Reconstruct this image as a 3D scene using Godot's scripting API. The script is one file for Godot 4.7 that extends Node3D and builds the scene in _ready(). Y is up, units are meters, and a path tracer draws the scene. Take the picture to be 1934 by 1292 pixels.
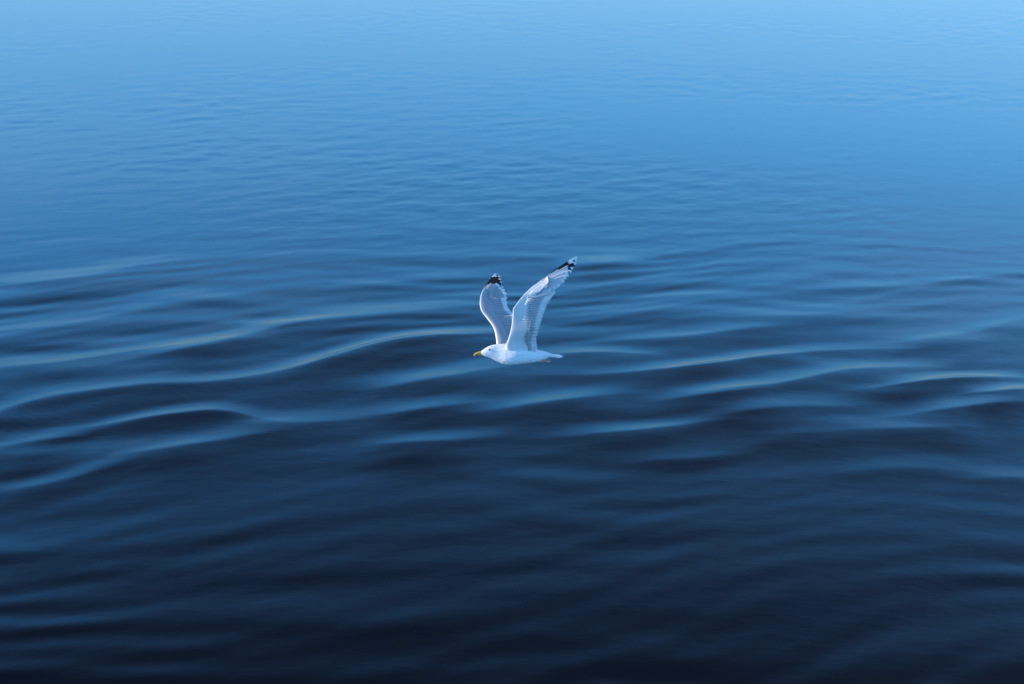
extends Node3D
# A gull in level flight over calm, wake-rippled water, seen from a height of five metres.

const EYE := Vector3(0, 5.0, 0)
const GULL_AT := Vector3(0.0622, 2.119, -6.7075)

var rng := RandomNumberGenerator.new()
var plume := FastNoiseLite.new()


func _ready() -> void:
	rng.seed = 4711
	# ---- camera
	var cam := Camera3D.new()
	cam.name = "camera"
	add_child(cam)
	cam.position = EYE
	cam.rotation_degrees = Vector3(-23.0, 0, 0)
	cam.fov = 34.0
	cam.near = 0.1
	cam.far = 6000.0
	cam.current = true
	# ---- sky and exposure
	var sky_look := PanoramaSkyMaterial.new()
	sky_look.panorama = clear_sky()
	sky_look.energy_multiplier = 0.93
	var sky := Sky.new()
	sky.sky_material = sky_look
	var env := Environment.new()
	env.background_mode = Environment.BG_SKY
	env.sky = sky
	env.ambient_light_source = Environment.AMBIENT_SOURCE_SKY
	env.reflected_light_source = Environment.REFLECTION_SOURCE_SKY
	env.tonemap_mode = Environment.TONE_MAPPER_LINEAR
	env.tonemap_exposure = 1.14
	env.sdfgi_enabled = true
	env.ssao_enabled = true
	env.ssil_enabled = true
	var we := WorldEnvironment.new()
	we.name = "environment"
	we.environment = env
	add_child(we)
	# ---- the sun: low, ahead of the bird and beyond it
	var sun := DirectionalLight3D.new()
	sun.name = "sun"
	sun.light_energy = 1.6
	sun.light_color = Color(1.0, 0.93, 0.85)
	sun.light_angular_distance = 0.5
	sun.shadow_enabled = true
	add_child(sun)
	sun.look_at_from_position(Vector3.ZERO, -Vector3(-0.93, 0.22, -0.10), Vector3.UP)

	make_water()
	make_gull()


func clear_sky() -> ImageTexture:
	# a clear blue sky, pale at the horizon and deep overhead, with thin veils of high cloud
	var stops := [
		[0.0, Color(0.45, 0.87, 1.27)], [6.0, Color(0.37, 0.90, 1.51)], [12.0, Color(0.29, 1.09, 2.17)], [18.0, Color(0.23, 1.06, 2.42)], [25.0, Color(0.22, 0.88, 2.08)],
		[32.0, Color(0.19, 0.54, 1.22)], [37.0, Color(0.15, 0.32, 0.71)], [42.0, Color(0.12, 0.20, 0.42)], [55.0, Color(0.10, 0.155, 0.32)], [90.0, Color(0.10, 0.16, 0.34)],
	]
	var w := 512
	var h := 256
	var veil := FastNoiseLite.new()
	veil.seed = 12
	veil.frequency = 1.6
	veil.fractal_octaves = 4
	var im := Image.create_empty(w, h, false, Image.FORMAT_RGBAF)
	for y in h:
		var up := 90.0 - 180.0 * (y + 0.5) / h
		var c: Color = stops[0][1]
		for k in stops.size() - 1:
			if up >= stops[k][0]:
				c = (stops[k][1] as Color).lerp(stops[k + 1][1], clampf((up - stops[k][0]) / (stops[k + 1][0] - stops[k][0]), 0.0, 1.0))
		for x in w:
			var a := TAU * x / w
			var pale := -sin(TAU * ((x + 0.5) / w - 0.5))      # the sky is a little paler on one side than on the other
			var e := deg_to_rad(up)
			var n := veil.get_noise_3d(cos(a) * cos(e) * 1.2, sin(e) * 4.0, sin(a) * cos(e) * 1.2)
			var v := smoothstep(0.05, 0.6, n) * 0.16 if up > 0.0 else 0.0
			var s := c.lerp(Color(0.62, 0.88, 1.45) * (c.b / 1.6), v)
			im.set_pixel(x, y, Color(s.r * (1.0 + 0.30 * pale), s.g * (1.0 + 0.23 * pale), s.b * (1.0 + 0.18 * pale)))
	return ImageTexture.create_from_image(im)


# ------------------------------------------------------------------ water

var rows: PackedFloat32Array
var half: PackedFloat32Array
var cols: PackedFloat32Array
var hgt: PackedFloat32Array


func make_water() -> void:
	# one sheet to the horizon, finely divided near the place and coarsely far from it
	var d := -40.0
	while d < 5.0:
		rows.append(d)
		d += 1.5
	d = 5.0
	while d < 4000.0:
		rows.append(d)
		d += clampf(d * d * 0.00021, 0.016, 400.0)
	var nc := 430
	for i in nc:
		var u := -1.0 + 2.0 * i / (nc - 1)
		cols.append(u)
	for side in [1.25, 1.7, 2.6, 4.5, 9.0, 20.0, 60.0]:
		cols.append(side)
		cols.insert(0, -side)
	nc = cols.size()
	var nr := rows.size()
	half.resize(nr)
	for r in nr:
		half[r] = 0.66 * maxf(rows[r], 5.0) + 1.6
	hgt.resize(nr * nc)

	# broad swell and wind waves: wavelength, heading of the crests' normal, steepness, phase
	var wl := PackedFloat32Array(); var kx := PackedFloat32Array(); var kz := PackedFloat32Array()
	var am := PackedFloat32Array(); var ph := PackedFloat32Array()
	for i in 26:
		var l: float = 0.28 * pow(16.0, i / 25.0) * rng.randf_range(0.92, 1.08)
		var heading := deg_to_rad(rng.randfn(15.0 if l > 0.8 else 4.0, 9.0 if l > 0.8 else 15.0))
		var k := TAU / l
		var steep := 0.0135 if l > 0.8 else 0.016
		if l > 1.6:
			steep = 0.0055
		wl.append(l); kx.append(k * sin(heading)); kz.append(k * cos(heading)); am.append(steep / k); ph.append(rng.randf() * TAU)
	var warp := FastNoiseLite.new()
	warp.seed = 8; warp.frequency = 0.16; warp.fractal_octaves = 2
	var patch := FastNoiseLite.new()
	patch.seed = 21; patch.frequency = 0.09; patch.fractal_octaves = 3
	var ripple := FastNoiseLite.new()
	ripple.seed = 5; ripple.frequency = 1.0; ripple.fractal_octaves = 3; ripple.fractal_gain = 0.55
	for r in nr:
		var z := -rows[r]
		var dd := rows[r]
		var dz := rows[mini(r + 1, nr - 1)] - rows[maxi(r - 1, 0)]
		dz *= 0.5
		if dd > 220.0 or dd < 5.0:
			continue
		var first := 0
		while first < wl.size() and wl[first] < dz * 4.0:
			first += 1
		var chop := lerpf(1.75, 1.25, smoothstep(8.5, 10.5, dd))      # small ripples stand out most in the slick near water
		var breeze := smoothstep(11.0, 24.0, dd)      # the far water is ruffled by wind, the near water is slick
		for c in nc:
			var u := cols[c]
			if absf(u) > 3.0:
				continue
			var x := u * half[r]
			var wx := x + 0.55 * warp.get_noise_2d(x, z)
			var wz := z + 0.55 * warp.get_noise_2d(x + 70.0, z - 40.0)
			var calm := 0.75 + 0.9 * patch.get_noise_2d(x, z * 1.4)
			var h := 0.0
			for i in range(first, wl.size()):
				h += am[i] * (chop if wl[i] < 0.8 else 0.95) * sin(kx[i] * wx + kz[i] * wz + ph[i])
			h *= calm * 0.58 * lerpf(1.0, 0.07, smoothstep(11.5, 18.0, dd))
			if breeze > 0.0:
				var across := x * 0.94 - z * 0.34
				var along := z * 0.94 + x * 0.34
				h += breeze * maxf(0.15, 0.75 + 2.0 * patch.get_noise_2d(x * 0.8 + 300.0, z)) * 0.0080 * ripple.get_noise_2d(across * 0.85, along * 1.6)
			hgt[r * nc + c] = h
	# the crests of the wake that one can follow by eye (x, z of points along each), gentle behind and steep before
	crest(0.15, 0.22, 0.085, 0.245, [-5.31, -9.74, -5.11, -10, -4.88, -10.24, -4.46, -10.4, -3.94, -10.5, -3.48, -10.6])
	crest(0.144, 0.304, 0.085, 0.175, [-3.15, -10.61, -2.53, -10.87, -2.12, -11.12, -1.7, -11.48, -1.25, -11.73, -0.71, -11.9, -0.1, -11.97])
	crest(0.15, 0.205, 0.068, 0.56, [-4.3, -11.1, -3.74, -11.36, -3.23, -11.69, -2.67, -12.23, -2.07, -12.41])
	crest(0.18, 0.108, 0.05, 0.49, [-2.32, -12.38, -1.33, -12.67, -0.7, -12.88, -0.24, -12.96])
	crest(0.22, 0.108, 0.05, 0.56, [-6.26, -11.87, -5.43, -12.24, -4.88, -12.5, -4.35, -12.85, -3.65, -13.18, -3.04, -13.5])
	crest(0.1, 0.348, 0.085, 0.175, [0.37, -11.36, 0.9, -11.43, 1.43, -11.4])
	crest(0.108, 0.348, 0.085, 0.154, [0.92, -10.84, 1.44, -10.93, 1.85, -11.03, 2.27, -11.13, 2.7, -11.29, 3.32, -11.43, 3.94, -11.51])
	crest(0.132, 0.348, 0.085, 0.175, [2.2, -10.44, 2.84, -10.58, 3.22, -10.77, 3.6, -10.93, 4.19, -11])
	crest(0.1, 0.351, 0.085, 0.175, [3.8, -10.47, 4.47, -10.65, 4.94, -10.72, 5.34, -10.75])
	crest(0.1, 0.361, 0.085, 0.175, [4.79, -10.32, 5.27, -10.38, 5.82, -10.44])
	crest(0.15, 0.205, 0.068, 0.42, [-1.35, -10.46, -0.76, -10.69, -0.38, -10.85, 0.19, -11.13])
	crest(0.12, 0.223, 0.068, 0.42, [-0.3, -9.93, 0.23, -10.09, 0.61, -10.21, 1.05, -10.37])
	crest(0.102, 0.195, 0.085, 0.21, [-4.13, -9.63, -3.66, -9.78, -3.28, -9.89, -2.99, -9.97, -2.74, -9.94, -2.41, -9.73])
	crest(0.12, 0.202, 0.068, 0.49, [-2.5, -9.67, -2.09, -9.69, -1.59, -9.78])
	crest(0.108, 0.214, 0.068, 0.35, [-4.97, -9.2, -4.53, -9.35, -4.2, -9.46])
	crest(0.12, 0.216, 0.068, 0.42, [-3.6, -9.08, -3.09, -9.18, -2.63, -9.34, -2.27, -9.52])
	crest(0.108, 0.207, 0.068, 0.35, [0.47, -9.41, 1.08, -9.52, 1.6, -9.62, 1.98, -9.72])
	crest(0.1, 0.113, 0.068, 0.42, [1.07, -8.9, 1.61, -8.98, 2.16, -9.07])
	crest(0.1, 0.214, 0.068, 0.42, [-1.23, -9.31, -0.29, -9.39])
	crest(0.1, 0.119, 0.068, 0.42, [-4.36, -8.44, -3.92, -8.64, -3.59, -8.9])
	crest(0.22, 0.108, 0.05, 0.56, [1.81, -13.12, 2.79, -13.39, 3.53, -13.68, 4.21, -14.16])
	crest(0.21, 0.108, 0.05, 0.49, [2.29, -12.38, 3.78, -12.5, 4.73, -12.88])
	crest(0.15, 0.205, 0.068, 0.49, [4.35, -11.69, 5.43, -11.98, 6.4, -12.53])
	crest(0.22, 0.108, 0.05, 0.49, [0.74, -14.44, 1.84, -14.55])
	crest(0.15, 0.229, 0.068, 0.49, [2.1, -9.83, 2.82, -10.03, 3.53, -10.09])
	crest(0.1, 0.115, 0.068, 0.49, [3.02, -8.83, 3.71, -8.9, 4.06, -8.81])
	crest(0.22, 0.108, 0.05, 0.56, [-6.72, -13.5, -5.63, -13.89, -4.75, -14.48])
	crest(0.12, 0.205, 0.068, 0.42, [-5.75, -10.99, -4.89, -11.13, -4.18, -11.45, -3.3, -11.72])
	crest(0.12, 0.205, 0.068, 0.42, [0.98, -11.72, 2.03, -11.87, 3, -12.11])
	crest(0.12, 0.108, 0.05, 0.42, [0.72, -12.57, 1.63, -12.71, 2.39, -12.97])
	crest(0.12, 0.108, 0.05, 0.42, [4.03, -13.48, 5.17, -13.64, 6.57, -14.05])
	crest(0.12, 0.108, 0.05, 0.42, [-2.37, -13.54, -1.43, -13.74, -0.61, -13.89])
	crest(0.12, 0.228, 0.068, 0.42, [-1.39, -9.86, -0.78, -10, -0.36, -10.15])
	crest(0.12, 0.218, 0.068, 0.42, [1.52, -10.21, 2.07, -10.31, 2.59, -10.44])
	crest(0.12, 0.207, 0.068, 0.42, [2.69, -9.47, 3.43, -9.58, 4.26, -9.61])
	crest(0.12, 0.228, 0.068, 0.42, [3.83, -9.86, 4.56, -10.02, 5.28, -10.09])
	crest(0.1, 0.118, 0.068, 0.42, [4.01, -8.66, 4.4, -8.71, 4.76, -8.66])
	var verts := PackedVector3Array(); var norms := PackedVector3Array(); var idx := PackedInt32Array()
	verts.resize(nr * nc); norms.resize(nr * nc)
	for r in nr:
		for c in nc:
			verts[r * nc + c] = Vector3(cols[c] * half[r], hgt[r * nc + c], -rows[r])
	for r in nr:
		for c in nc:
			var e := verts[r * nc + mini(c + 1, nc - 1)] - verts[r * nc + maxi(c - 1, 0)]
			var f := verts[mini(r + 1, nr - 1) * nc + c] - verts[maxi(r - 1, 0) * nc + c]
			norms[r * nc + c] = e.cross(f).normalized()
	for r in nr - 1:
		for c in nc - 1:
			var a := r * nc + c
			idx.append_array([a, a + nc, a + 1, a + 1, a + nc, a + nc + 1])
	var arr := []
	arr.resize(Mesh.ARRAY_MAX)
	arr[Mesh.ARRAY_VERTEX] = verts
	arr[Mesh.ARRAY_NORMAL] = norms
	arr[Mesh.ARRAY_INDEX] = idx
	var mesh := ArrayMesh.new()
	mesh.add_surface_from_arrays(Mesh.PRIMITIVE_TRIANGLES, arr)
	var m := StandardMaterial3D.new()
	m.resource_name = "sea_water"
	m.albedo_color = Color(0.0012, 0.0022, 0.005).linear_to_srgb()
	m.metallic_specular = 0.35
	m.roughness = 0.10
	var fine := FastNoiseLite.new()
	fine.seed = 77; fine.frequency = 0.02; fine.fractal_octaves = 4
	var nt := NoiseTexture2D.new()
	nt.width = 512; nt.height = 512; nt.seamless = true; nt.as_normal_map = true; nt.bump_strength = 2.0; nt.noise = fine
	m.normal_enabled = true
	m.normal_texture = nt
	m.normal_scale = 0.10
	m.uv1_triplanar = true
	m.uv1_world_triplanar = true
	m.uv1_scale = Vector3(0.21, 0.21, 0.52)
	var o := MeshInstance3D.new()
	o.name = "water"
	o.mesh = mesh
	o.material_override = m
	o.set_meta("kind", "structure")
	o.set_meta("label", "dark blue water with long smooth ripples under the gull")
	add_child(o, true)


func crest(back: float, rise: float, fall: float, sharp: float, pts: Array) -> void:
	# raises a curved ridge: back = half the width of the far flank, rise and fall = the slopes of the far and the near flank, sharp = rounding of its top
	var front := back * rise / fall
	var height := 1.3 * back * rise
	var nc := cols.size()
	var n := pts.size() / 2
	var x0: float = pts[0]
	var x1: float = pts[2 * n - 2]
	# where the ridge runs, as a smooth line over x
	var step := 0.05
	var count := int((x1 - x0 + 2.4) / step) + 1
	var line := PackedFloat32Array()
	for k in count:
		var x := x0 - 1.2 + k * step
		var i := 0
		while i < n - 2 and x > pts[2 * i + 2]:
			i += 1
		var t: float = (x - pts[2 * i]) / (pts[2 * i + 2] - pts[2 * i])
		line.append(lerpf(pts[2 * i + 1], pts[2 * i + 3], t) if t > -0.3 and t < 1.3 else lerpf(pts[2 * i + 1], pts[2 * i + 3], clampf(t, -0.3, 1.3)))
	for pass_ in 4:
		var soft := line.duplicate()
		for k in count:
			var sum := 0.0
			for o in range(-3, 4):
				sum += line[clampi(k + o, 0, count - 1)]
			soft[k] = sum / 7.0
		line = soft
	var lo := 1e9
	var hi := -1e9
	for v in line:
		lo = minf(lo, v)
		hi = maxf(hi, v)
	var wander := FastNoiseLite.new()
	wander.seed = 64
	wander.frequency = 0.35
	wander.fractal_type = FastNoiseLite.FRACTAL_NONE
	var reach := 3.0 * maxf(back, front)
	var fade := minf(1.2, (x1 - x0) * 0.45)
	for r in rows.size():
		var z := -rows[r]
		if z < lo - reach or z > hi + reach or rows[r] > 40.0 or rows[r] < 4.0:
			continue
		for c in nc:
			var x := cols[c] * half[r]
			if x < x0 - 1.0 or x > x1 + 1.0:
				continue
			var w := smoothstep(x0 - fade * 0.8, x0 + fade, x) * (1.0 - smoothstep(x1 - fade, x1 + fade * 0.8, x))
			if w <= 0.0:
				continue
			var k := (x - x0 + 1.2) / step
			var ki := clampi(int(k), 0, count - 2)
			var run := (line[ki + 1] - line[ki]) / step
			var d := z - lerpf(line[ki], line[ki + 1], k - ki) + 0.05 * wander.get_noise_2d(x, z) + 0.006 * wander.get_noise_2d(x * 5.0, z * 3.0)
			d /= sqrt(1.0 + run * run)
			var v := absf(d) / (front if d > 0.0 else back)
			if v > 2.9:
				continue
			var f := pow(maxf(0.0, 1.0 - (sqrt(v * v + sharp * sharp) - sharp) / 2.6), 2.0) * (0.88 + 0.40 * wander.get_noise_2d(x * 1.3 + 11.0, z * 1.3))
			hgt[r * nc + c] += height * w * f


# ------------------------------------------------------------------ the gull

func tube_ring(st: SurfaceTool, a: Array, b: Array) -> void:
	var n := a.size()
	for i in n:
		var j := (i + 1) % n
		for k in [a[i], b[i], a[j], a[j], b[i], b[j]]:
			st.set_color(k[1])
			st.add_vertex(k[0])


func commit(st: SurfaceTool, called: String, m: Material, parent: Node) -> MeshInstance3D:
	st.index()
	st.generate_normals()
	var o := MeshInstance3D.new()
	o.name = called
	o.mesh = st.commit()
	o.material_override = m
	parent.add_child(o, true)
	return o


func begin() -> SurfaceTool:
	var st := SurfaceTool.new()
	st.begin(Mesh.PRIMITIVE_TRIANGLES)
	st.set_smooth_group(0)
	return st


func feather_material(called: String, rough: float, through: float) -> StandardMaterial3D:
	var m := StandardMaterial3D.new()
	m.resource_name = called
	m.vertex_color_use_as_albedo = true
	m.roughness = rough
	m.metallic_specular = 0.3
	if through > 0.0:
		m.backlight_enabled = true
		m.backlight = Color(through, through, through)
	return m


const WHITE := Color(0.86, 0.86, 0.85)
const MANTLE := Color(0.40, 0.42, 0.45)
const DARK := Color(0.018, 0.018, 0.020)
const SHAFT := Color(0.54, 0.56, 0.59)


func cat(a, b, c, d, t: float) -> Vector3:
	return (b as Vector3).cubic_interpolate(c, a, d, t)


func curve_at(list: Array, key: int, s: float) -> Vector3:
	var n := list.size() - 1
	var i := clampi(int(s), 0, n - 1)
	return cat(list[maxi(i - 1, 0)][key], list[i][key], list[i + 1][key], list[mini(i + 2, n)][key], s - i)


func grow_ring(x: float, top: float, bottom: float, w: float, n: int, color: Callable, ruffle := 0.0) -> Array:
	var ring := []
	var cy := (top + bottom) * 0.5
	var hy := (top - bottom) * 0.5
	for i in n:
		var a := TAU * i / n
		var at := Vector3(x, cy + hy * sin(a), w * cos(a) * (1.0 - 0.06 * sin(a)))
		if ruffle > 0.0:
			at += Vector3(0, sin(a), cos(a)) * ruffle * smoothstep(-0.20, -0.10, x) * plume.get_noise_3d(at.x * 0.5, at.y * 1.3, at.z * 1.3)
		ring.append([at, color.call(at)])
	return ring


func loft(called: String, stations: Array, n: int, per: int, m: Material, parent: Node, color: Callable, ruffle := 0.0) -> MeshInstance3D:
	var st := begin()
	var last := []
	var count := stations.size() - 1
	for k in count * per + 1:
		var f := float(k) / per
		var i := mini(int(f), count - 1)
		var t := f - i
		var v := []
		for j in 4:
			v.append(cubic_interpolate(stations[i][j], stations[i + 1][j], stations[maxi(i - 1, 0)][j], stations[mini(i + 2, count)][j], t))
		var ring := grow_ring(v[0], v[1], v[2], maxf(v[3], 0.0005), n, color, ruffle)
		if last.is_empty():
			cap(st, ring, false)
		else:
			tube_ring(st, last, ring)
		last = ring
	cap(st, last, true)
	return commit(st, called, m, parent)


func cap(st: SurfaceTool, ring: Array, end: bool) -> void:
	var mid := Vector3.ZERO
	for p in ring:
		mid += p[0]
	mid /= ring.size()
	var n := ring.size()
	for i in n:
		var a = ring[i]; var b = ring[(i + 1) % n]
		if end:
			var keep = a
			a = b
			b = keep
		for p in [[mid, a[1]], a, b]:
			st.set_color(p[1])
			st.add_vertex(p[0])


func feather(called: String, base: Vector3, tip: Vector3, dorsal: Vector3, width: float, bend: float, m: Material, parent: Node, color: Callable, blunt := 0.22, lap := 0.02) -> MeshInstance3D:
	# a blade with a raised shaft and two cambered webs, closed below; color(s, u, upper): s from base to tip, u across
	var st := begin()
	var axis := tip - base
	var length := axis.length()
	axis /= length
	var side := dorsal.cross(axis).normalized()
	var up := axis.cross(side).normalized()
	if up.dot(dorsal) < 0.0:
		up = -up
	side = (side + up * lap).normalized()      # the webs lap like roof tiles
	var us := [-1.0, -0.5, -0.06, 0.06, 0.5, 1.0]
	var n := 22
	var grid := []
	for k in n + 1:
		var s := float(k) / n
		s = 1.0 - pow(1.0 - s, 1.25)
		var w := width * (0.42 + 0.58 * smoothstep(0.0, 0.35, s))
		if s > 1.0 - blunt:
			var e := (s - 1.0 + blunt) / blunt
			w *= sqrt(maxf(1.0 - e * e, 0.0)) * 0.97 + 0.03
		var line := []
		for layer in 2:
			for u in us:
				var lift: float = -0.025 * width * u * u + (0.0003 if absf(u) < 0.1 else 0.0)
				var at: Vector3 = base + axis * (s * length) + side * (u * w + bend * length * s * s) + up * (lift - (0.0005 if layer else 0.0) - 0.03 * length * s * s)
				line.append([at, color.call(s, u, layer == 0)])
		grid.append(line)
	for k in n:
		for j in us.size() - 1:
			quad(st, grid[k][j], grid[k + 1][j], grid[k][j + 1], grid[k + 1][j + 1])
			var l: int = us.size() + j
			quad(st, grid[k][l + 1], grid[k + 1][l + 1], grid[k][l], grid[k + 1][l])
		quad(st, grid[k][us.size()], grid[k + 1][us.size()], grid[k][0], grid[k + 1][0])
		quad(st, grid[k][us.size() - 1], grid[k + 1][us.size() - 1], grid[k][2 * us.size() - 1], grid[k + 1][2 * us.size() - 1])
	return commit(st, called, m, parent)


func quad(st: SurfaceTool, a, b, c, d) -> void:
	for p in [a, b, c, c, b, d]:
		st.set_color(p[1])
		st.add_vertex(p[0])


func wing(rows_: Array, primaries: Array, toward: float, m: Material, parent: Node, inner: Array) -> Node3D:
	# toward: +1 when the upper side looks to +z
	var w := Node3D.new()
	w.name = "wing"
	parent.add_child(w, true)
	var speck := FastNoiseLite.new()
	speck.seed = 31; speck.frequency = 60.0
	var arm := rows_.duplicate()
	arm.insert(0, inner)
	# --- the fleshy fore-wing under its small coverts: an aerofoil from shoulder to finger
	var st := begin()
	var last := []
	var count := arm.size() - 1
	var steps := count * 5
	var ts := [0.0, 0.015, 0.05, 0.11, 0.2, 0.34, 0.5, 0.66, 0.82, 0.93, 1.0]
	for k in steps + 1:
		var s := float(k) / 5.0
		var le := curve_at(arm, 0, s)
		var ce := curve_at(arm, 1, s)
		var span := curve_at(arm, 0, minf(s + 0.3, count)) - curve_at(arm, 0, maxf(s - 0.3, 0.0))
		var chord := ce - le
		var n := span.cross(chord).normalized()
		if n.z * toward < 0.0:
			n = -n
		var thick := (lerpf(0.024, 0.0075, smoothstep(0.6, 8.0, s)) + 0.024 * (1.0 - smoothstep(0.2, 2.0, s))) * clampf(chord.length() / 0.05, 0.06, 1.0)
		var ring := []
		for pass_ in 2:
			for q in ts.size():
				var t: float = ts[q] if pass_ == 0 else ts[ts.size() - 1 - q]
				if pass_ == 1 and (q == 0 or q == ts.size() - 1):
					continue
				var half_: float = thick * (1.75 * sqrt(t) - 1.1 * t - 0.65 * t * t * t) * 0.72 + 0.0004
				var camber: float = 0.05 * chord.length() * 4.0 * t * (1.0 - t)
				var at := le + chord * t + n * (camber + (half_ if pass_ == 0 else -half_))
				var col := MANTLE if pass_ == 0 else WHITE.lerp(Color(0.66, 0.68, 0.70), smoothstep(7.0, 10.0, s))
				if pass_ == 0:
					var edge: float = t * chord.length()
					col = WHITE.lerp(MANTLE, smoothstep(0.004, 0.012, edge))
				var g := 1.0 + 0.10 * speck.get_noise_3dv(at * 3.0)
				ring.append([at, Color(col.r * g, col.g * g, col.b * g)])
		if last.is_empty():
			cap(st, ring, toward < 0)
		else:
			if toward > 0: tube_ring(st, ring, last)
			else: tube_ring(st, last, ring)
		last = ring
	cap(st, last, toward > 0)
	commit(st, "fore_wing", m, w)
	# --- secondaries along the arm
	var n_sec := 23
	for i in n_sec:
		var s := lerpf(0.55, 7.0, pow(float(i) / (n_sec - 1), 0.85))
		var body := arm.slice(0, 8)
		var le := curve_at(body, 0, s)
		var te := curve_at(body, 2, s)
		var sn := minf(s + 0.25, 7.0)
		var span := curve_at(body, 0, sn) - curve_at(body, 0, maxf(s - 0.25, 0.0))
		var n := span.cross(te - le).normalized()
		if n.z * toward < 0.0:
			n = -n
		# the quills lean a little towards the body at their base
		var root := le.lerp(te, 0.36) - span.normalized() * 0.012 + n * (0.0004 * i - 0.005)
		var shade := rng.randf_range(0.97, 1.03)
		feather("secondary_feather", root, te + n * (0.0004 * i), n, 0.0175 + 0.002 * rng.randf(), 0.0, m, w,
			func(f: float, u: float, upper: bool) -> Color:
				var c := MANTLE if upper else SHAFT
				c = c.lerp(WHITE, smoothstep(0.70, 0.78, f + 0.03 * absf(u)))
				return Color(c.r * shade, c.g * shade, c.b * shade), 0.12)
	# --- primaries fan from the hand
	for i in primaries.size():
		var b: Vector3 = primaries[i][0]
		var t: Vector3 = primaries[i][1]
		var span: Vector3 = (primaries[9][0] as Vector3) - (primaries[0][0] as Vector3)
		var n := span.cross(t - b).normalized()
		if n.z * toward < 0.0:
			n = -n
		b += n * (0.0011 * i - 0.007)
		t += n * (0.0011 * i - 0.003) + (t - b) * (0.05 if i < 6 else 0.0)
		var shade := rng.randf_range(0.95, 1.05)
		var number := i + 1
		feather("primary_feather", b, t, n, lerpf(0.024, 0.0125, i / 9.0), 0.0, m, w,
			func(f: float, u: float, upper: bool) -> Color:
				var c := primary_color(number, f, -u * toward, upper)
				return Color(c.r * shade, c.g * shade, c.b * shade), 0.34 if i < 6 else 0.28)
	# --- the row of greater coverts over the quills, on both faces
	for face: float in [1.0, -1.0]:
		var n_cov := 42
		for i in n_cov:
			var s := lerpf(0.9, 9.2, float(i) / (n_cov - 1))
			var le := curve_at(arm, 0, s)
			var ce := curve_at(arm, 1, s)
			var span := curve_at(arm, 0, minf(s + 0.3, count)) - curve_at(arm, 0, maxf(s - 0.3, 0.0))
			var n := span.cross(ce - le).normalized()
			if n.z * toward < 0.0:
				n = -n
			var chord := ce - le
			var lean := span.normalized() * chord.length() * lerpf(0.02, 0.75, smoothstep(4.0, 9.0, s))
			var root := le + chord * 0.45 + n * face * (0.0012 if toward < 0.0 else 0.0022)
			var tip := le + chord * 1.06 + lean + n * face * (0.0010 if toward < 0.0 else 0.0030)
			var shade := rng.randf_range(0.975, 1.025)
			feather("covert_feather", root, tip, n * face, 0.0190 * clampf(chord.length() / 0.09, 0.5, 1.0), 0.0, m, w,
				func(f: float, _u: float, _upper: bool) -> Color:
					var c := MANTLE.lerp(WHITE, 0.35 * smoothstep(0.86, 0.95, f)) if face > 0.0 else WHITE
					return Color(c.r * shade, c.g * shade, c.b * shade), 0.35, 0.0)
	return w


func primary_color(number: int, f: float, u: float, upper: bool) -> Color:
	# the black wing-tip with its white mirrors, feather by feather; paler and narrower below than above
	if not upper:
		var pale := Color(0.60, 0.62, 0.64)
		match number:
			10:
				if f > 0.74: return WHITE if f < 0.985 else DARK
				return DARK if f > 0.66 or (f > 0.24 and u < -0.1) else pale
			9:
				if f > 0.95: return WHITE
				if f > 0.90: return DARK
				if f > 0.80: return WHITE
				return DARK if f > 0.70 or (f > 0.5 and u < -0.3) else pale
			8:
				if f > 0.95: return WHITE
				return DARK if f > 0.80 else pale
			7:
				if f > 0.94: return WHITE
				return DARK if f > 0.85 else pale
			6:
				if f > 0.95: return WHITE
				return DARK if f > 0.90 and u > -0.4 else (WHITE if f > 0.84 else pale)
			5:
				return DARK if f > 0.93 and f < 0.96 and u > 0.0 else (WHITE if f > 0.88 else pale)
		return WHITE if f > 0.92 else pale
	match number:
		10:
			if f > 0.74: return WHITE if f < 0.985 else DARK
			return DARK if f > (0.20 if u < 0.2 else 0.45) else MANTLE
		9:
			if f > 0.955: return WHITE
			if f > 0.905: return DARK
			if f > 0.81: return WHITE
			return DARK if f > (0.36 if u < 0.1 else 0.56) else MANTLE
		8:
			if f > 0.95: return WHITE
			return DARK if f > (0.50 if u < 0.1 else 0.68) else MANTLE
		7:
			if f > 0.94: return WHITE
			return DARK if f > (0.64 if u < 0.0 else 0.76) else (WHITE if f > 0.66 else MANTLE)
		6:
			if f > 0.94: return WHITE
			return DARK if f > 0.82 else (WHITE if f > 0.72 else MANTLE)
		5:
			if f > 0.94: return WHITE
			return DARK if f > 0.885 and u < 0.4 else (WHITE if f > 0.80 else MANTLE)
	return WHITE if f > 0.86 else MANTLE


func tube(st: SurfaceTool, pts: Array, radii: Array, col: Color) -> void:
	var last := []
	for k in pts.size():
		var dir: Vector3 = (pts[mini(k + 1, pts.size() - 1)] - pts[maxi(k - 1, 0)]).normalized()
		var a := dir.cross(Vector3(0.1, 1, 0.2)).normalized()
		var b := dir.cross(a)
		var ring := []
		for i in 8:
			ring.append([pts[k] + (a * cos(TAU * i / 8) + b * sin(TAU * i / 8)) * radii[k], col])
		if k == 0: cap(st, ring, false)
		else: tube_ring(st, last, ring)
		last = ring
	cap(st, last, true)


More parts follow.
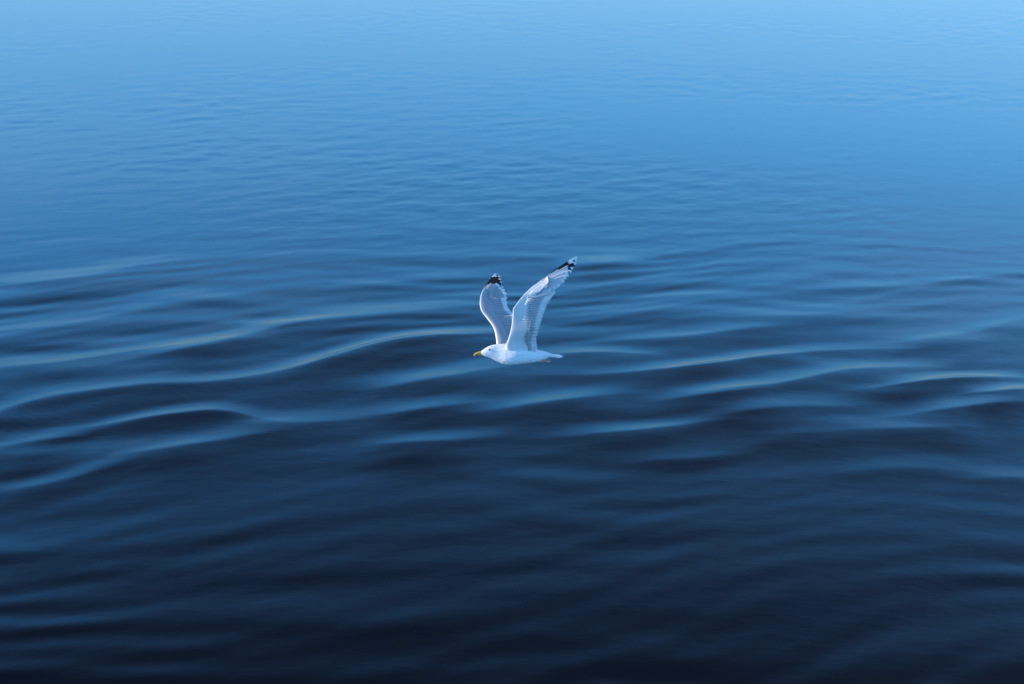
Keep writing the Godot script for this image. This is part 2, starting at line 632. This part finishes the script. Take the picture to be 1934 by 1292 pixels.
func make_gull() -> void:
	var g := Node3D.new()
	g.name = "seagull"
	add_child(g, true)
	g.position = GULL_AT
	g.rotation_degrees = Vector3(-20.0, 0, 0)      # banked a little away from the viewer
	g.set_meta("label", "white gull with black wing tips flying left with raised wings over blue water")
	g.set_meta("category", "gull")
	var down := feather_material("white_down", 0.85, 0.0)
	var fine := FastNoiseLite.new()
	fine.seed = 3; fine.frequency = 0.05; fine.fractal_octaves = 3
	var nt := NoiseTexture2D.new()
	nt.width = 256; nt.height = 256; nt.seamless = true; nt.as_normal_map = true; nt.bump_strength = 4.0; nt.noise = fine
	down.normal_enabled = true
	down.normal_texture = nt
	down.normal_scale = 0.35
	down.uv1_triplanar = true
	down.uv1_scale = Vector3(6, 22, 22)
	var quill := feather_material("flight_feather", 0.7, 0.35)
	var covered := feather_material("wing_coverts", 0.8, 0.0)
	var speck := FastNoiseLite.new()
	speck.seed = 9; speck.frequency = 40.0; speck.fractal_octaves = 2
	var body_color := func(at: Vector3) -> Color:
		var k := 1.0 + 0.06 * speck.get_noise_3d(at.x, at.y * 2.5, at.z * 2.5)
		return Color(WHITE.r * k, WHITE.g * k, WHITE.b * k)
	var stations := [
		[-0.2626, -0.0270, -0.0495, 0.0100],
		[-0.2522, -0.0208, -0.0554, 0.0135],
		[-0.2384, -0.0111, -0.0630, 0.0180],
		[-0.2211, -0.0003, -0.0692, 0.0215],
		[-0.2004, 0.0083, -0.0762, 0.0245],
		[-0.1796, 0.0138, -0.0866, 0.0262],
		[-0.1589, 0.0166, -0.0970, 0.0285],
		[-0.1347, 0.0187, -0.1074, 0.0340],
		[-0.1036, 0.0208, -0.1164, 0.0430],
		[-0.0691, 0.0201, -0.1205, 0.0500],
		[-0.0346, 0.0166, -0.1184, 0.0535],
		[-0.0000, 0.0118, -0.1136, 0.0530],
		[0.0380, 0.0035, -0.1087, 0.0490],
		[0.0795, -0.0097, -0.1032, 0.0410],
		[0.1175, -0.0221, -0.0935, 0.0330],
		[0.1521, -0.0312, -0.0817, 0.0260],
		[0.1832, -0.0415, -0.0727, 0.0220],
		[0.2108, -0.0505, -0.0672, 0.0180],
	]
	plume.seed = 14
	plume.frequency = 42.0
	plume.fractal_octaves = 2
	loft("body", stations, 56, 6, down, g, body_color, 0.0028)
	# wings
	var near_rows := [
		[Vector3(-0.1034, 0.006, 0.045), Vector3(0.051, -0.0075, 0.05), Vector3(0.1018, -0.0039, 0.052)],
		[Vector3(-0.0861, 0.0559, 0.08), Vector3(0.0384, 0.0462, 0.0917), Vector3(0.0945, 0.0602, 0.0994)],
		[Vector3(-0.0673, 0.1262, 0.13), Vector3(0.0426, 0.1136, 0.1533), Vector3(0.1115, 0.1311, 0.1672)],
		[Vector3(-0.0588, 0.1956, 0.18), Vector3(0.0553, 0.1895, 0.2), Vector3(0.1303, 0.2, 0.215)],
		[Vector3(-0.0548, 0.2502, 0.215), Vector3(0.0681, 0.2572, 0.23), Vector3(0.1511, 0.2642, 0.245)],
		[Vector3(-0.0371, 0.2773, 0.232), Vector3(0.0877, 0.3075, 0.245), Vector3(0.1806, 0.3243, 0.255)],
		[Vector3(0.0011, 0.3288, 0.245), Vector3(0.094, 0.3443, 0.26), Vector3(0.2091, 0.3662, 0.265)],
		[Vector3(0.0576, 0.3864, 0.25), Vector3(0.117, 0.3643, 0.27)],
		[Vector3(0.0875, 0.409, 0.25), Vector3(0.1401, 0.3875, 0.273)],
		[Vector3(0.1275, 0.4372, 0.247), Vector3(0.1665, 0.4173, 0.275)],
		[Vector3(0.1574, 0.4572, 0.245), Vector3(0.1615, 0.452, 0.275)],
	]
	var far_rows := [
		[Vector3(-0.1612, 0.0012, -0.04), Vector3(-0.0796, -0.013, -0.045), Vector3(0.0039, -0.0133, -0.05)],
		[Vector3(-0.1676, 0.0482, -0.075), Vector3(-0.0936, 0.0447, -0.075), Vector3(-0.0064, 0.0482, -0.075)],
		[Vector3(-0.1844, 0.1178, -0.125), Vector3(-0.1044, 0.1081, -0.147), Vector3(-0.0163, 0.1142, -0.17)],
		[Vector3(-0.2282, 0.1776, -0.175), Vector3(-0.1295, 0.1629, -0.192), Vector3(-0.0338, 0.1836, -0.21)],
		[Vector3(-0.266, 0.2261, -0.215), Vector3(-0.1653, 0.2045, -0.227), Vector3(-0.0622, 0.2111, -0.245)],
		[Vector3(-0.2789, 0.2681, -0.245), Vector3(-0.1871, 0.2572, -0.257), Vector3(-0.089, 0.2462, -0.27)],
		[Vector3(-0.2777, 0.314, -0.28), Vector3(-0.2057, 0.2994, -0.297), Vector3(-0.1035, 0.2956, -0.31)],
		[Vector3(-0.2726, 0.3388, -0.305), Vector3(-0.2134, 0.3241, -0.327)],
		[Vector3(-0.2652, 0.3565, -0.325), Vector3(-0.2138, 0.3383, -0.347)],
		[Vector3(-0.2587, 0.3708, -0.34), Vector3(-0.2213, 0.3526, -0.362)],
		[Vector3(-0.2518, 0.3816, -0.35), Vector3(-0.2451, 0.3761, -0.372)],
	]
	var near_quills := [
		[Vector3(0.0377, 0.3308, 0.245), Vector3(0.1769, 0.3659, 0.265)],
		[Vector3(0.0477, 0.3408, 0.246), Vector3(0.2051, 0.3858, 0.264)],
		[Vector3(0.0577, 0.3541, 0.247), Vector3(0.23, 0.4024, 0.263)],
		[Vector3(0.0676, 0.3674, 0.248), Vector3(0.2566, 0.4256, 0.262)],
		[Vector3(0.0776, 0.3774, 0.249), Vector3(0.2815, 0.4571, 0.261)],
		[Vector3(0.0875, 0.3874, 0.25), Vector3(0.3013, 0.4886, 0.26)],
		[Vector3(0.0975, 0.3974, 0.251), Vector3(0.3229, 0.5134, 0.259)],
		[Vector3(0.1074, 0.4073, 0.252), Vector3(0.3428, 0.5433, 0.258)],
		[Vector3(0.1174, 0.4173, 0.253), Vector3(0.3478, 0.5648, 0.257)],
		[Vector3(0.1273, 0.4273, 0.254), Vector3(0.3504, 0.582, 0.256)],
	]
	var far_quills := [
		[Vector3(-0.2449, 0.2638, -0.285), Vector3(-0.1017, 0.2919, -0.315)],
		[Vector3(-0.2487, 0.2744, -0.293), Vector3(-0.1026, 0.3205, -0.332)],
		[Vector3(-0.2525, 0.285, -0.301), Vector3(-0.1073, 0.3473, -0.349)],
		[Vector3(-0.2526, 0.2956, -0.309), Vector3(-0.1183, 0.3707, -0.366)],
		[Vector3(-0.2528, 0.3063, -0.317), Vector3(-0.1311, 0.3923, -0.383)],
		[Vector3(-0.253, 0.3206, -0.325), Vector3(-0.1385, 0.4213, -0.4)],
		[Vector3(-0.2514, 0.3349, -0.333), Vector3(-0.1412, 0.4468, -0.417)],
		[Vector3(-0.2498, 0.3492, -0.341), Vector3(-0.1454, 0.4651, -0.434)],
		[Vector3(-0.2518, 0.36, -0.349), Vector3(-0.1554, 0.475, -0.451)],
		[Vector3(-0.2556, 0.3671, -0.357), Vector3(-0.167, 0.4807, -0.468)],
	]
	wing(near_rows, near_quills, -1.0, quill, g, [Vector3(-0.092, -0.045, 0.016), Vector3(0.045, -0.05, 0.02), Vector3(0.085, -0.05, 0.02)])
	wing(far_rows, far_quills, 1.0, quill, g, [Vector3(-0.135, -0.045, -0.008), Vector3(-0.05, -0.05, -0.012), Vector3(0.03, -0.05, -0.015)])
	# tail
	var tail := Node3D.new()
	tail.name = "tail"
	g.add_child(tail, true)
	for i in 12:
		var q := (i - 5.5) / 5.5
		var root := Vector3(0.150, -0.050 - 0.0004 * absf(i - 5.5), 0.016 * q)
		var tip := Vector3(0.2720 - 0.026 * q * q, -0.0585 - 0.0060 * q, 0.056 * q)
		feather("tail_feather", root, tip, Vector3(0.05, 1, 0.16).normalized(), 0.0085, 0.0, quill, tail, func(_f: float, _u: float, _upper: bool) -> Color: return WHITE, 0.10)
	# bill
	var bill := Node3D.new()
	bill.name = "bill"
	g.add_child(bill, true)
	var horn := feather_material("horn", 0.35, 0.0)
	var yellow := Color(0.86, 0.47, 0.09)
	var tint := func(at: Vector3) -> Color:
		return yellow.lerp(Color(0.72, 0.66, 0.50), smoothstep(-0.303, -0.309, at.x))
	var tint_low := func(at: Vector3) -> Color:
		var spot := 1.0 - smoothstep(0.006, 0.010, Vector2(at.x + 0.291, at.y + 0.058).length())
		return yellow.lerp(Color(0.55, 0.07, 0.03), spot)
	loft("upper_mandible", [[-0.2360, -0.0305, -0.0459, 0.0090], [-0.2500, -0.0289, -0.0464, 0.0085], [-0.2640, -0.0294, -0.0468, 0.0077], [-0.2800, -0.0320, -0.0483, 0.0068], [-0.2960, -0.0376, -0.0516, 0.0058], [-0.3060, -0.0454, -0.0571, 0.0043], [-0.3110, -0.0536, -0.0622, 0.0029], [-0.3120, -0.0631, -0.0650, 0.0007]], 16, 3, horn, bill, tint)
	loft("lower_mandible", [[-0.2340, -0.0459, -0.0554, 0.0083], [-0.2500, -0.0463, -0.0550, 0.0076], [-0.2660, -0.0472, -0.0554, 0.0067], [-0.2820, -0.0490, -0.0571, 0.0058], [-0.2940, -0.0514, -0.0593, 0.0049], [-0.3020, -0.0555, -0.0591, 0.0032], [-0.3065, -0.0580, -0.0588, 0.0007]], 16, 3, horn, bill, tint_low)
	# eyes and the dark corner of the mouth
	var iris := StandardMaterial3D.new()
	iris.resource_name = "iris"
	iris.albedo_color = Color(0.10, 0.09, 0.08).linear_to_srgb()
	iris.roughness = 0.15
	var black := StandardMaterial3D.new()
	black.resource_name = "pupil"
	black.albedo_color = Color(0.01, 0.01, 0.012).linear_to_srgb()
	black.roughness = 0.1
	var gape := StandardMaterial3D.new()
	gape.resource_name = "gape"
	gape.albedo_color = Color(0.16, 0.11, 0.08).linear_to_srgb()
	for side in [1.0, -1.0]:
		var e := MeshInstance3D.new()
		var ball := SphereMesh.new()
		ball.radius = 0.0064; ball.height = 0.0128; ball.radial_segments = 20; ball.rings = 12
		e.mesh = ball
		e.material_override = iris
		e.name = "eye"
		g.add_child(e, true)
		e.position = Vector3(-0.2086, -0.0182, 0.0200 * side)
		var p := MeshInstance3D.new()
		var dot := SphereMesh.new()
		dot.radius = 0.0044; dot.height = 0.0088; dot.radial_segments = 14; dot.rings = 8
		p.mesh = dot
		p.material_override = black
		p.name = "pupil"
		e.add_child(p, true)
		p.position = Vector3(-0.0004, 0, 0.0027 * side)
		var st := begin()
		tube(st, [Vector3(-0.243, -0.0466, 0.0115 * side), Vector3(-0.232, -0.0452, 0.0178 * side), Vector3(-0.222, -0.0432, 0.0212 * side)], [0.0012, 0.0013, 0.0004], Color.WHITE)
		commit(st, "gape", gape, g)
	# feet tucked under the tail
	var skin := feather_material("foot_skin", 0.55, 0.15)
	var pink := Color(0.78, 0.46, 0.38)
	for side in [1.0, -1.0]:
		var st := begin()
		var z: float = 0.017 * side
		var y: float = -0.090 - 0.003 * side
		var ankle := Vector3(0.136, y, z)
		tube(st, [Vector3(0.085, y + 0.006, z), Vector3(0.110, y + 0.002, z), ankle], [0.0062, 0.0042, 0.0046], pink)
		var ends := []
		for k in 3:
			var tip := Vector3(0.192 - 0.006 * absf(k - 1), y - 0.004 + 0.0045 * (k - 1), z + 0.011 * (k - 1))
			var knuckle := ankle.lerp(tip, 0.5) + Vector3(0, 0.0025, 0)
			tube(st, [ankle, knuckle, ankle.lerp(tip, 0.55), tip], [0.0042, 0.0036, 0.0032, 0.0014], pink)
			ends.append(tip)
		for k in 2:
			var a: Vector3 = ankle; var b: Vector3 = ends[k]; var c: Vector3 = ends[k + 1]
			var inward := (b + c) * 0.5 + Vector3(-0.010, 0, 0)
			for off in [Vector3(0, 0.0005, 0), Vector3(0, -0.0005, 0)]:
				for tri in [[a, b, inward], [a, inward, c]]:
					for v in tri:
						st.set_color(Color(0.66, 0.38, 0.31))
						st.add_vertex(v + off)
		commit(st, "foot", skin, g)
